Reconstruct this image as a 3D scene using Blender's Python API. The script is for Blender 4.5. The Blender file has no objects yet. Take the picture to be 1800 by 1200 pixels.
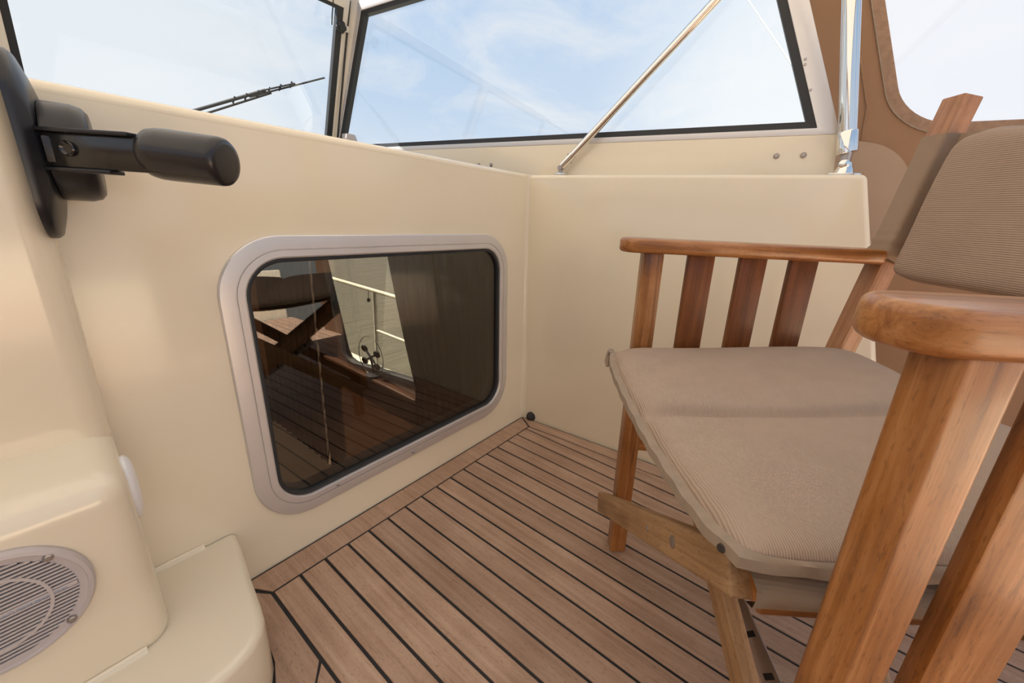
import bpy, bmesh, math, random
from mathutils import Matrix, Vector
from mathutils.geometry import tessellate_polygon

random.seed(7)
S = bpy.context.scene
COL = S.collection
V = Vector
PI = math.pi

# ------------------------------------------------------------------ camera
cd = bpy.data.cameras.new('camera')
cam = bpy.data.objects.new('camera', cd)
COL.objects.link(cam)
cd.sensor_width = 36.0
cd.lens = 690.48 / 1800 * 36.0
cd.clip_start = 0.02
cd.clip_end = 500
_right = V((0.613, -0.788, 0.060)).normalized()
_fwd = V((0.761, 0.569, -0.311)).normalized()
_up = _right.cross(_fwd).normalized()
_right = _fwd.cross(_up).normalized()
cam.matrix_world = Matrix(((_right.x, _up.x, -_fwd.x, -0.982),
                           (_right.y, _up.y, -_fwd.y, -0.714),
                           (_right.z, _up.z, -_fwd.z, 0.694),
                           (0, 0, 0, 1)))
S.camera = cam

# ------------------------------------------------------------------ view, sky, sun
S.view_settings.view_transform = 'Standard'
S.view_settings.look = 'None'
S.view_settings.gamma = 1
S.view_settings.use_curve_mapping = False
S.view_settings.exposure = 0.0

SKY_STRENGTH = 0.93
world = bpy.data.worlds.new('sky')
S.world = world
world.use_nodes = True
nt = world.node_tree
nt.nodes.clear()
N = nt.nodes.new
L = nt.links.new
w_out = N('ShaderNodeOutputWorld')
w_bg = N('ShaderNodeBackground')
w_bg.inputs['Strength'].default_value = SKY_STRENGTH
tc = N('ShaderNodeTexCoord')
sep = N('ShaderNodeSeparateXYZ')
L(tc.outputs['Generated'], sep.inputs[0])
zc = N('ShaderNodeMath'); zc.operation = 'MAXIMUM'; zc.inputs[1].default_value = 0.0
L(sep.outputs['Z'], zc.inputs[0])
zp = N('ShaderNodeMath'); zp.operation = 'ADD'; zp.inputs[1].default_value = 0.16
L(zc.outputs[0], zp.inputs[0])
dx = N('ShaderNodeMath'); dx.operation = 'DIVIDE'
dy = N('ShaderNodeMath'); dy.operation = 'DIVIDE'
L(sep.outputs['X'], dx.inputs[0]); L(zp.outputs[0], dx.inputs[1])
L(sep.outputs['Y'], dy.inputs[0]); L(zp.outputs[0], dy.inputs[1])
cmb = N('ShaderNodeCombineXYZ')
L(dx.outputs[0], cmb.inputs['X']); L(dy.outputs[0], cmb.inputs['Y'])
noi = N('ShaderNodeTexNoise')
noi.inputs['Scale'].default_value = 1.5
noi.inputs['Detail'].default_value = 9
noi.inputs['Roughness'].default_value = 0.62
noi.inputs['Distortion'].default_value = 0.5
L(cmb.outputs[0], noi.inputs['Vector'])
crp = N('ShaderNodeValToRGB')
crp.color_ramp.elements[0].position = 0.46
crp.color_ramp.elements[0].color = (0, 0, 0, 1)
crp.color_ramp.elements[1].position = 0.70
crp.color_ramp.elements[1].color = (1, 1, 1, 1)
L(noi.outputs['Fac'], crp.inputs[0])
grd = N('ShaderNodeValToRGB')
e = grd.color_ramp.elements
e[0].position = 0.0; e[0].color = (0.92, 0.95, 0.99, 1)
e[1].position = 1.0; e[1].color = (0.30, 0.48, 0.80, 1)
m = e.new(0.20); m.color = (0.64, 0.77, 0.955, 1)
m = e.new(0.50); m.color = (0.46, 0.65, 0.93, 1)
L(zc.outputs[0], grd.inputs[0])
mx = N('ShaderNodeMixRGB')
mx.inputs['Color2'].default_value = (0.89, 0.915, 0.975, 1)
L(crp.outputs['Color'], mx.inputs['Fac'])
L(grd.outputs['Color'], mx.inputs['Color1'])
def blob(prev, vec, lo, hi, col=(0.96, 0.985, 1.03, 1)):
    d = N('ShaderNodeVectorMath'); d.operation = 'DOT_PRODUCT'
    d.inputs[1].default_value = vec
    L(tc.outputs['Generated'], d.inputs[0])
    mr = N('ShaderNodeMapRange'); mr.interpolation_type = 'SMOOTHSTEP'
    mr.inputs['From Min'].default_value = lo; mr.inputs['From Max'].default_value = hi
    mr.inputs['To Max'].default_value = 0.85
    L(d.outputs['Value'], mr.inputs['Value'])
    m_ = N('ShaderNodeMixRGB'); m_.inputs['Color2'].default_value = col
    L(mr.outputs[0], m_.inputs['Fac']); L(prev, m_.inputs['Color1'])
    return m_.outputs[0]
c1 = blob(mx.outputs[0], (0.97, -0.12, 0.20), 0.80, 0.97, (1.06, 1.07, 1.09, 1))     # bright thin cloud off the quarter
c2 = blob(c1, (0.06, 0.98, 0.18), 0.86, 0.99, (1.05, 1.06, 1.08, 1))                 # and ahead
L(c2, w_bg.inputs['Color'])
L(w_bg.outputs[0], w_out.inputs['Surface'])

sd = bpy.data.lights.new('sun', 'SUN')
sd.energy = 28.0
sd.color = (1.0, 0.95, 0.88)
sd.angle = math.radians(0.6)
sun = bpy.data.objects.new('sun', sd)
COL.objects.link(sun)
SUN_FROM = V((-0.22, 0.50, 0.86)).normalized()
sun.rotation_euler = (-SUN_FROM).to_track_quat('-Z', 'Y').to_euler()

# ------------------------------------------------------------------ material helpers
MATS = {}

def _princ(name):
    mt = bpy.data.materials.new(name)
    mt.use_nodes = True
    b = mt.node_tree.nodes['Principled BSDF']
    return mt, mt.node_tree, b

def plain(name, col, rough=0.5, metal=0.0, spec=0.5, coat=0.0, noise=0.0, nscale=20.0, bump=0.0, bscale=200.0):
    mt, t, b = _princ(name)
    b.inputs['Base Color'].default_value = (*col, 1)
    b.inputs['Roughness'].default_value = rough
    b.inputs['Metallic'].default_value = metal
    b.inputs['Specular IOR Level'].default_value = spec
    b.inputs['Coat Weight'].default_value = coat
    b.inputs['Coat Roughness'].default_value = 0.08
    co = t.nodes.new('ShaderNodeTexCoord')
    if noise > 0:
        n = t.nodes.new('ShaderNodeTexNoise')
        n.inputs['Scale'].default_value = nscale
        n.inputs['Detail'].default_value = 4
        t.links.new(co.outputs['Object'], n.inputs['Vector'])
        r = t.nodes.new('ShaderNodeValToRGB')
        r.color_ramp.elements[0].position = 0.3
        r.color_ramp.elements[1].position = 0.7
        r.color_ramp.elements[0].color = (*[c * (1 - noise) for c in col], 1)
        r.color_ramp.elements[1].color = (*[min(1, c * (1 + noise)) for c in col], 1)
        t.links.new(n.outputs['Fac'], r.inputs[0])
        t.links.new(r.outputs[0], b.inputs['Base Color'])
    if bump > 0:
        n2 = t.nodes.new('ShaderNodeTexNoise')
        n2.inputs['Scale'].default_value = bscale
        n2.inputs['Detail'].default_value = 3
        t.links.new(co.outputs['Object'], n2.inputs['Vector'])
        bp = t.nodes.new('ShaderNodeBump')
        bp.inputs['Strength'].default_value = bump
        bp.inputs['Distance'].default_value = 0.002
        t.links.new(n2.outputs['Fac'], bp.inputs['Height'])
        t.links.new(bp.outputs[0], b.inputs['Normal'])
    MATS[name] = mt
    return mt

def wood(name, dark, mid, light, grain, rough=0.4, coat=0.0, scale=1.0, vary=0.12, speck=0.0, bump=0.15, spec=0.4):
    """grain: axis 0/1/2 along which the fibres run (object space)."""
    mt, t, b = _princ(name)
    Nn = t.nodes.new; Ln = t.links.new
    co = Nn('ShaderNodeTexCoord')
    oi = Nn('ShaderNodeObjectInfo')
    off = Nn('ShaderNodeVectorMath'); off.operation = 'SCALE'
    off.inputs[0].default_value = (7.3, 3.1, 5.7)
    Ln(oi.outputs['Random'], off.inputs['Scale'])
    add = Nn('ShaderNodeVectorMath'); add.operation = 'ADD'
    Ln(co.outputs['Object'], add.inputs[0]); Ln(off.outputs[0], add.inputs[1])
    mp = Nn('ShaderNodeMapping')
    sc = [60 * scale] * 3
    sc[grain] = 2.2 * scale
    mp.inputs['Scale'].default_value = sc
    Ln(add.outputs[0], mp.inputs['Vector'])
    n1 = Nn('ShaderNodeTexNoise')
    n1.inputs['Scale'].default_value = 1.6
    n1.inputs['Detail'].default_value = 6
    n1.inputs['Roughness'].default_value = 0.65
    n1.inputs['Distortion'].default_value = 0.6
    Ln(mp.outputs[0], n1.inputs['Vector'])
    n2 = Nn('ShaderNodeTexNoise')
    n2.inputs['Scale'].default_value = 9 * scale
    n2.inputs['Detail'].default_value = 4
    Ln(add.outputs[0], n2.inputs['Vector'])
    mixf = Nn('ShaderNodeMath'); mixf.operation = 'MULTIPLY_ADD'
    mixf.inputs[1].default_value = 0.62
    Ln(n1.outputs['Fac'], mixf.inputs[0])
    m2 = Nn('ShaderNodeMath'); m2.operation = 'MULTIPLY'; m2.inputs[1].default_value = 0.38
    Ln(n2.outputs['Fac'], m2.inputs[0]); Ln(m2.outputs[0], mixf.inputs[2])
    r = Nn('ShaderNodeValToRGB')
    r.color_ramp.elements[0].position = 0.33; r.color_ramp.elements[0].color = (*dark, 1)
    r.color_ramp.elements[1].position = 0.68; r.color_ramp.elements[1].color = (*light, 1)
    k = r.color_ramp.elements.new(0.5); k.color = (*mid, 1)
    Ln(mixf.outputs[0], r.inputs[0])
    hsv = Nn('ShaderNodeHueSaturation')
    mr = Nn('ShaderNodeMapRange')
    mr.inputs['To Min'].default_value = 1 - vary; mr.inputs['To Max'].default_value = 1 + vary
    Ln(oi.outputs['Random'], mr.inputs['Value'])
    Ln(mr.outputs[0], hsv.inputs['Value'])
    Ln(r.outputs[0], hsv.inputs['Color'])
    colout = hsv.outputs[0]
    if speck > 0:
        mp2 = Nn('ShaderNodeMapping')
        s2 = [520] * 3; s2[grain] = 110
        mp2.inputs['Scale'].default_value = s2
        Ln(add.outputs[0], mp2.inputs['Vector'])
        n3 = Nn('ShaderNodeTexNoise'); n3.inputs['Scale'].default_value = 1.0; n3.inputs['Detail'].default_value = 2
        Ln(mp2.outputs[0], n3.inputs['Vector'])
        r3 = Nn('ShaderNodeValToRGB')
        r3.color_ramp.elements[0].position = 0.30; r3.color_ramp.elements[0].color = (1 - speck,) * 3 + (1,)
        r3.color_ramp.elements[1].position = 0.42; r3.color_ramp.elements[1].color = (1, 1, 1, 1)
        Ln(n3.outputs['Fac'], r3.inputs[0])
        mm = Nn('ShaderNodeMixRGB'); mm.blend_type = 'MULTIPLY'; mm.inputs['Fac'].default_value = 1
        Ln(colout, mm.inputs['Color1']); Ln(r3.outputs[0], mm.inputs['Color2'])
        colout = mm.outputs[0]
    Ln(colout, b.inputs['Base Color'])
    b.inputs['Roughness'].default_value = rough
    b.inputs['Specular IOR Level'].default_value = spec
    b.inputs['Coat Weight'].default_value = coat
    b.inputs['Coat Roughness'].default_value = 0.15
    bp = Nn('ShaderNodeBump'); bp.inputs['Strength'].default_value = bump; bp.inputs['Distance'].default_value = 0.001
    Ln(n1.outputs['Fac'], bp.inputs['Height']); Ln(bp.outputs[0], b.inputs['Normal'])
    MATS[name] = mt
    return mt

def ribbed(name, col, col2, axis, pitch, rough=0.9, bump=0.5, trans=0.0):
    """woven cloth with fine ribs across one object axis."""
    mt, t, b = _princ(name)
    Nn = t.nodes.new; Ln = t.links.new
    co = Nn('ShaderNodeTexCoord')
    wv = Nn('ShaderNodeTexWave')
    wv.wave_type = 'BANDS'; wv.bands_direction = 'XYZ'[axis]
    wv.inputs['Scale'].default_value = 2 * PI / pitch / 20.0
    wv.inputs['Distortion'].default_value = 0.4
    wv.inputs['Detail'].default_value = 1
    Ln(co.outputs['Object'], wv.inputs['Vector'])
    n = Nn('ShaderNodeTexNoise'); n.inputs['Scale'].default_value = 22; n.inputs['Detail'].default_value = 5
    Ln(co.outputs['Object'], n.inputs['Vector'])
    mx_ = Nn('ShaderNodeMixRGB')
    mx_.inputs['Color1'].default_value = (*col2, 1); mx_.inputs['Color2'].default_value = (*col, 1)
    ad = Nn('ShaderNodeMath'); ad.operation = 'MULTIPLY_ADD'; ad.inputs[1].default_value = 0.45
    Ln(wv.outputs['Fac'], ad.inputs[0]); 
    ml = Nn('ShaderNodeMath'); ml.operation = 'MULTIPLY'; ml.inputs[1].default_value = 0.9
    Ln(n.outputs['Fac'], ml.inputs[0]); Ln(ml.outputs[0], ad.inputs[2])
    Ln(ad.outputs[0], mx_.inputs['Fac'])
    Ln(mx_.outputs[0], b.inputs['Base Color'])
    b.inputs['Roughness'].default_value = rough
    b.inputs['Specular IOR Level'].default_value = 0.15
    bp = Nn('ShaderNodeBump'); bp.inputs['Strength'].default_value = bump; bp.inputs['Distance'].default_value = 0.001
    Ln(wv.outputs['Fac'], bp.inputs['Height']); Ln(bp.outputs[0], b.inputs['Normal'])
    if trans > 0:
        tr = Nn('ShaderNodeBsdfTranslucent')
        Ln(mx_.outputs[0], tr.inputs['Color'])
        ms = Nn('ShaderNodeMixShader'); ms.inputs['Fac'].default_value = trans
        out = t.nodes['Material Output']
        Ln(b.outputs[0], ms.inputs[1]); Ln(tr.outputs[0], ms.inputs[2]); Ln(ms.outputs[0], out.inputs['Surface'])
    MATS[name] = mt
    return mt

def glass(name, tint, refl_boost=1.0, refl_min=0.0, haze=0.0, rough=0.0):
    mt = bpy.data.materials.new(name); mt.use_nodes = True
    t = mt.node_tree; t.nodes.clear()
    Nn = t.nodes.new; Ln = t.links.new
    out = Nn('ShaderNodeOutputMaterial')
    tr = Nn('ShaderNodeBsdfTransparent'); tr.inputs['Color'].default_value = (*tint, 1)
    gl = Nn('ShaderNodeBsdfGlossy'); gl.inputs['Roughness'].default_value = rough
    gl.inputs['Color'].default_value = (1, 1, 1, 1)
    lw = Nn('ShaderNodeLayerWeight'); lw.inputs['Blend'].default_value = 0.5
    p5 = Nn('ShaderNodeMath'); p5.operation = 'POWER'; p5.inputs[1].default_value = 5.0
    Ln(lw.outputs['Facing'], p5.inputs[0])
    fr = Nn('ShaderNodeMath'); fr.operation = 'MULTIPLY_ADD'
    fr.inputs[1].default_value = 0.96; fr.inputs[2].default_value = 0.04
    Ln(p5.outputs[0], fr.inputs[0])
    ma = Nn('ShaderNodeMath'); ma.operation = 'MULTIPLY_ADD'; ma.use_clamp = True
    ma.inputs[1].default_value = refl_boost; ma.inputs[2].default_value = refl_min
    Ln(fr.outputs[0], ma.inputs[0])
    ms = Nn('ShaderNodeMixShader')
    Ln(ma.outputs[0], ms.inputs['Fac'])
    base = tr.outputs[0]
    if haze > 0:
        df = Nn('ShaderNodeBsdfTranslucent'); df.inputs['Color'].default_value = (0.95, 0.96, 0.98, 1)
        m0 = Nn('ShaderNodeMixShader'); m0.inputs['Fac'].default_value = haze
        Ln(tr.outputs[0], m0.inputs[1]); Ln(df.outputs[0], m0.inputs[2])
        base = m0.outputs[0]
    Ln(base, ms.inputs[1]); Ln(gl.outputs[0], ms.inputs[2])
    Ln(ms.outputs[0], out.inputs['Surface'])
    MATS[name] = mt
    return mt

GEL = plain('cream_gelcoat', (0.78, 0.69, 0.535), rough=0.16, spec=0.5, coat=0.3, noise=0.012, nscale=6)
CAULK = plain('black_caulk', (0.012, 0.011, 0.012), rough=0.6)
TEAK = wood('deck_teak', (0.33, 0.20, 0.13), (0.44, 0.285, 0.195), (0.54, 0.37, 0.265), 1, rough=0.55, vary=0.10, speck=0.25, bump=0.25, spec=0.25)
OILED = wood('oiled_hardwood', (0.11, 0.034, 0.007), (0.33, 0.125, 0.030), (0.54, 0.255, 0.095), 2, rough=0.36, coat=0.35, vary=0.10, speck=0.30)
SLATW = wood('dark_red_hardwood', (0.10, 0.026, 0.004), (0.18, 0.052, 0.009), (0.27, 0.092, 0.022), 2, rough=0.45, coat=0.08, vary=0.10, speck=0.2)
POSTW = wood('pale_hardwood', (0.24, 0.10, 0.040), (0.42, 0.20, 0.095), (0.55, 0.30, 0.165), 2, rough=0.45, coat=0.1, vary=0.06, speck=0.2)  # paler tone for the back posts
BARE = wood('worn_hardwood', (0.25, 0.13, 0.052), (0.40, 0.235, 0.115), (0.54, 0.35, 0.19), 2, rough=0.5, vary=0.08, speck=0.3)
TAUPE = ribbed('taupe_seat_cloth', (0.46, 0.345, 0.265), (0.385, 0.285, 0.215), 1, 0.0018)
TAUPE_B = ribbed('taupe_back_cloth', (0.40, 0.29, 0.215), (0.335, 0.24, 0.172), 2, 0.0026)
SLING = ribbed('taupe_sling_cloth', (0.36, 0.26, 0.185), (0.30, 0.21, 0.145), 2, 0.0015, bump=0.2)
HEM = ribbed('pale_hem_cloth', (0.62, 0.49, 0.36), (0.55, 0.43, 0.31), 2, 0.0015, bump=0.2)
TAPE = plain('taupe_binding', (0.32, 0.245, 0.18), rough=0.9, noise=0.08, nscale=60)
CANVAS = ribbed('tan_canvas', (0.47, 0.295, 0.185), (0.42, 0.26, 0.16), 1, 0.0018, bump=0.15, trans=0.35)
PATCH = ribbed('doubled_canvas', (0.43, 0.31, 0.225), (0.39, 0.28, 0.20), 1, 0.0018, bump=0.15)
BIND = plain('brown_binding', (0.33, 0.21, 0.14), rough=0.85, noise=0.15, nscale=90, bump=0.5, bscale=400)
ROOFC = ribbed('roof_canvas', (0.52, 0.48, 0.43), (0.48, 0.44, 0.39), 0, 0.0018, bump=0.15, trans=0.30)
VINYL = glass('clear_vinyl', (0.99, 0.99, 1.0), 0.5, 0.0, haze=0.06, rough=0.02)
PANE = glass('clear_window_glass', (0.965, 0.985, 0.99), 0.9)
TINT = glass('tinted_window_glass', (0.62, 0.585, 0.51), 1.3, 0.025)
ALU = plain('satin_aluminium', (0.66, 0.63, 0.62), rough=0.36, metal=0.55, noise=0.03, nscale=15)
ALU_L = plain('pale_aluminium', (0.74, 0.72, 0.71), rough=0.34, metal=0.45, noise=0.02)
CREAMF = plain('cream_painted_frame', (0.76, 0.70, 0.60), rough=0.3)
STEEL = plain('polished_steel', (0.78, 0.76, 0.73), rough=0.08, metal=1.0)
STEEL_D = plain('dull_steel', (0.42, 0.38, 0.36), rough=0.35, metal=0.9)
RUBBER = plain('black_rubber', (0.022, 0.023, 0.026), rough=0.5)
WIPER = plain('wiper_black', (0.010, 0.010, 0.011), rough=0.7, spec=0.15)
BLACK = plain('black_plastic', (0.010, 0.010, 0.013), rough=0.32, spec=0.5)
BLACK_S = plain('black_soft_plastic', (0.013, 0.011, 0.013), rough=0.27, spec=0.5)
BLACK_G = plain('black_gloss_metal', (0.012, 0.011, 0.010), rough=0.18, spec=0.6)
GREYP = plain('grey_speaker_plastic', (0.50, 0.445, 0.43), rough=0.45)
DARKP = plain('dark_speaker_mesh', (0.035, 0.028, 0.027), rough=0.8)
BLUEINK = plain('blue_print', (0.16, 0.27, 0.42), rough=0.6)
WHITEP = plain('white_lens_plastic', (0.80, 0.79, 0.80), rough=0.25)
MAHOG = wood('dark_mahogany', (0.020, 0.008, 0.004), (0.034, 0.013, 0.006), (0.05, 0.02, 0.009), 0, rough=0.35, coat=0.2)
DRAPE = plain('brown_curtain_cloth', (0.05, 0.026, 0.013), rough=0.95, noise=0.1, nscale=30)
RAILP = plain('cream_rail_paint', (0.72, 0.68, 0.58), rough=0.35)
WHITE = plain('white_paint', (0.85, 0.85, 0.84), rough=0.4)

# ------------------------------------------------------------------ mesh helpers
def link(o, parent=None):
    COL.objects.link(o)
    if parent is not None:
        o.parent = parent
    return o

def mk(name, bm, mat, parent=None, smooth=True, angle=40, mw=None):
    bmesh.ops.recalc_face_normals(bm, faces=bm.faces[:])
    me = bpy.data.meshes.new(name)
    bm.to_mesh(me); bm.free()
    if smooth:
        me.polygons.foreach_set('use_smooth', [True] * len(me.polygons))
        me.set_sharp_from_angle(angle=math.radians(angle))
    me.materials.append(mat)
    o = bpy.data.objects.new(name, me)
    link(o, parent)
    if mw is not None:
        o.matrix_local = mw
    return o

def empty(name, label, cat, loc=(0, 0, 0), rz=0.0, group=None):
    o = bpy.data.objects.new(name, None)
    COL.objects.link(o)
    o.empty_display_size = 0.1
    o.location = loc
    o.rotation_euler = (0, 0, rz)
    tag(o, label, cat, group)
    return o

def tag(o, label, cat, group=None):
    o['label'] = label; o['category'] = cat
    if group: o['group'] = group
    return o

def struct(o, label=None):
    o['kind'] = 'structure'
    if label: o['label'] = label
    return o

def bevel_all(bm, w, seg=2, ang=30):
    if w <= 0: return
    bmesh.ops.recalc_face_normals(bm, faces=bm.faces[:])
    bm.normal_update()
    ed = [e for e in bm.edges if len(e.link_faces) == 2 and e.calc_face_angle(0) > math.radians(ang)]
    bmesh.ops.bevel(bm, geom=ed, offset=w, segments=seg, profile=0.5, affect='EDGES', clamp_overlap=True)

def hexa(bm, pts):
    """8 corners: bottom 4 ccw, then top 4."""
    vs = [bm.verts.new(p) for p in pts]
    for f in ((3, 2, 1, 0), (4, 5, 6, 7), (0, 1, 5, 4), (1, 2, 6, 5), (2, 3, 7, 6), (3, 0, 4, 7)):
        bm.faces.new([vs[i] for i in f])
    return vs

def box(bm, x0, x1, y0, y1, z0, z1):
    return hexa(bm, [(x0, y0, z0), (x1, y0, z0), (x1, y1, z0), (x0, y1, z0),
                     (x0, y0, z1), (x1, y0, z1), (x1, y1, z1), (x0, y1, z1)])

def prism(bm, poly, z0, z1):
    b = [bm.verts.new((x, y, z0)) for x, y in poly]
    t = [bm.verts.new((x, y, z1)) for x, y in poly]
    n = len(poly)
    bm.faces.new(b[::-1]); bm.faces.new(t)
    for i in range(n):
        j = (i + 1) % n
        bm.faces.new((b[i], b[j], t[j], t[i]))

def plate(outer, holes, t0, t1):
    """flat plate in local XZ, thickness along Y from t0 to t1, with holes."""
    bm = bmesh.new()
    loops = [outer] + holes
    flat = [V((x, z, 0)) for lp in loops for x, z in lp]
    tris = tessellate_polygon([[V((x, z, 0)) for x, z in lp] for lp in loops])
    A = [bm.verts.new((p.x, t0, p.y)) for p in flat]
    B = [bm.verts.new((p.x, t1, p.y)) for p in flat]
    for a, b, c in tris:
        try:
            bm.faces.new((A[a], A[b], A[c])); bm.faces.new((B[c], B[b], B[a]))
        except ValueError:
            pass
    k = 0
    for lp in loops:
        n = len(lp)
        for i in range(n):
            j = (i + 1) % n
            bm.faces.new((A[k + i], A[k + j], B[k + j], B[k + i]))
        k += n
    return bm

def rrect(x0, x1, z0, z1, r, seg=10):
    pts = []
    for cx, cz, a0 in ((x1 - r, z1 - r, 0), (x0 + r, z1 - r, 90), (x0 + r, z0 + r, 180), (x1 - r, z0 + r, 270)):
        for i in range(seg + 1):
            a = math.radians(a0 + 90 * i / seg)
            pts.append((cx + r * math.cos(a), cz + r * math.sin(a)))
    return pts

def sweep_ring(bm, loops, closed_profile=True):
    """loops: list of equally long closed point loops (3D); skins them one to the next."""
    rows = [[bm.verts.new(p) for p in lp] for lp in loops]
    n = len(rows[0]); m_ = len(rows)
    rng = range(m_) if closed_profile else range(m_ - 1)
    for i in rng:
        a = rows[i]; b = rows[(i + 1) % m_]
        for k in range(n):
            j = (k + 1) % n
            bm.faces.new((a[k], a[j], b[j], b[k]))
    return rows

def inset_poly(poly, ws):
    """poly ccw list of (x,z); ws per edge (edge i from i to i+1) inward offset."""
    n = len(poly)
    lines = []
    for i in range(n):
        a = V(poly[i]); b = V(poly[(i + 1) % n])
        d = (b - a).normalized(); nrm = V((-d.y, d.x))
        lines.append((a + nrm * ws[i], d))
    out = []
    for i in range(n):
        p, d = lines[i - 1]; q, e_ = lines[i]
        den = d.x * e_.y - d.y * e_.x
        t = ((q.x - p.x) * e_.y - (q.y - p.y) * e_.x) / den
        out.append((p.x + d.x * t, p.y + d.y * t))
    return out

def tube(bm, pts, r, seg=12, cap=True, radii=None):
    pts = [V(p) for p in pts]
    prev = None; rows = []
    for i, p in enumerate(pts):
        if i == 0: d = pts[1] - pts[0]
        elif i == len(pts) - 1: d = pts[-1] - pts[-2]
        else: d = (pts[i + 1] - pts[i - 1])
        d.normalize()
        if prev is None:
            u = d.orthogonal().normalized()
        else:
            u = (prev - d * prev.dot(d)).normalized()
        prev = u
        w = d.cross(u)
        rr = radii[i] if radii else r
        rows.append([bm.verts.new(p + (u * math.cos(2 * PI * k / seg) + w * math.sin(2 * PI * k / seg)) * rr) for k in range(seg)])
    for a, b in zip(rows[:-1], rows[1:]):
        for k in range(seg):
            j = (k + 1) % seg
            bm.faces.new((a[k], a[j], b[j], b[k]))
    if cap:
        bm.faces.new(rows[0][::-1]); bm.faces.new(rows[-1])
    return rows

def lathe(bm, prof, origin=(0, 0, 0), axis=(0, 0, 1), seg=32):
    """prof: (r, h) list; revolved about axis through origin."""
    ax = V(axis).normalized(); u = ax.orthogonal().normalized(); w = ax.cross(u); o = V(origin)
    rows = []
    for r, h in prof:
        if r < 1e-6:
            rows.append([bm.verts.new(o + ax * h)])
        else:
            rows.append([bm.verts.new(o + ax * h + (u * math.cos(2 * PI * k / seg) + w * math.sin(2 * PI * k / seg)) * r) for k in range(seg)])
    for a, b in zip(rows[:-1], rows[1:]):
        for k in range(seg):
            j = (k + 1) % seg
            if len(a) == 1 and len(b) == 1: continue
            if len(a) == 1: bm.faces.new((a[0], b[k], b[j]))
            elif len(b) == 1: bm.faces.new((a[k], a[j], b[0]))
            else: bm.faces.new((a[k], a[j], b[j], b[k]))
    if len(rows[0]) > 1: bm.faces.new(rows[0][::-1])
    if len(rows[-1]) > 1: bm.faces.new(rows[-1])

def frame(x, y, o=(0, 0, 0)):
    x = V(x).normalized(); y = V(y); y = (y - x * y.dot(x)).normalized(); z = x.cross(y)
    return Matrix(((x.x, y.x, z.x, o[0]), (x.y, y.y, z.y, o[1]), (x.z, y.z, z.z, o[2]), (0, 0, 0, 1)))

def beam(name, mat, parent, p0, p1, wx, wy, ydir=(0, 1, 0), bev=0.003, seg=2, c0=None, c1=None):
    """a straight timber from p0 to p1 (local to parent), length along its own Z,
    wx wide across X and wy across Y (Y points towards ydir). c0/c1: end heights trimmed per corner."""
    p0 = V(p0); p1 = V(p1)
    z = (p1 - p0); ln = z.length; z.normalize()
    y = V(ydir); y = (y - z * y.dot(z)).normalized(); x = y.cross(z)
    mw = Matrix(((x.x, y.x, z.x, p0.x), (x.y, y.y, z.y, p0.y), (x.z, y.z, z.z, p0.z), (0, 0, 0, 1)))
    bm = bmesh.new()
    box(bm, -wx / 2, wx / 2, -wy / 2, wy / 2, 0, ln)
    if c0:  # shear the bottom so that it stands flat: c0 = dz per unit y
        for v in bm.verts:
            if v.co.z < ln / 2: v.co.z += c0 * v.co.y
    if c1:
        for v in bm.verts:
            if v.co.z > ln / 2: v.co.z += c1 * v.co.y
    bevel_all(bm, bev, seg)
    return mk(name, bm, mat, parent, mw=mw)

# ================================================================== STRUCTURE
# ---- floor: black caulk bed with teak planks
bm = bmesh.new()
box(bm, -2.30, 0.50, -2.95, 0.02, -0.05, -0.0025)
floor = struct(mk('floor', bm, CAULK, smooth=False))
X0 = 0.002
G = 0.0028
def seam(k): return X0 - (16 - k) * 0.05
def plank(poly):
    bm = bmesh.new()
    prism(bm, poly, -0.012, random.uniform(-0.0002, 0.0003))
    bevel_all(bm, 0.0006, 1, 60)
    return mk('plank', bm, TEAK, floor, smooth=False)
def w2x(y): return 0.064 - 0.09 * y
YA = -2.93
for k in range(0, 16):
    plank([(seam(k) + G, YA), (seam(k + 1) - G, YA), (seam(k + 1) - G, -0.0615), (seam(k) + G, -0.0615)])
# narrow king plank between the last seam and the tapered margin plank along the side wall
plank([(seam(16) + G, YA), (0.17, YA), (0.17, -2.2), (0.030, -0.19), (0.0165, -0.0615), (seam(16) + G, -0.0615)])
plank([(0.0225, -0.0625), (0.058, -0.006), (w2x(-0.06) - 0.006, -0.06), (w2x(-1.0) - 0.006, -1.0), (w2x(-2.2) - 0.006, -2.2), (0.176, -2.2), (0.0345, -0.19)])
for i_ in range(4):
    o0 = 0.0 + 0.055 * i_; o1 = o0 + 0.050
    plank([(w2x(-1.03) + o0, -1.03), (w2x(-2.93) + o0, -2.93), (w2x(-2.93) + o1, -2.93), (w2x(-1.03) + o1, -1.03)])
plank([(0.176, -2.205), (0.176, -2.93), (w2x(-2.93) - 0.006, -2.93), (w2x(-2.205) - 0.006, -2.205)])
# margin plank along the front wall
plank([(-0.8165, -0.0245), (-0.8165, -0.005), (0.0525, -0.005), (0.0195, -0.0572), (-0.797, -0.0572)])
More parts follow.
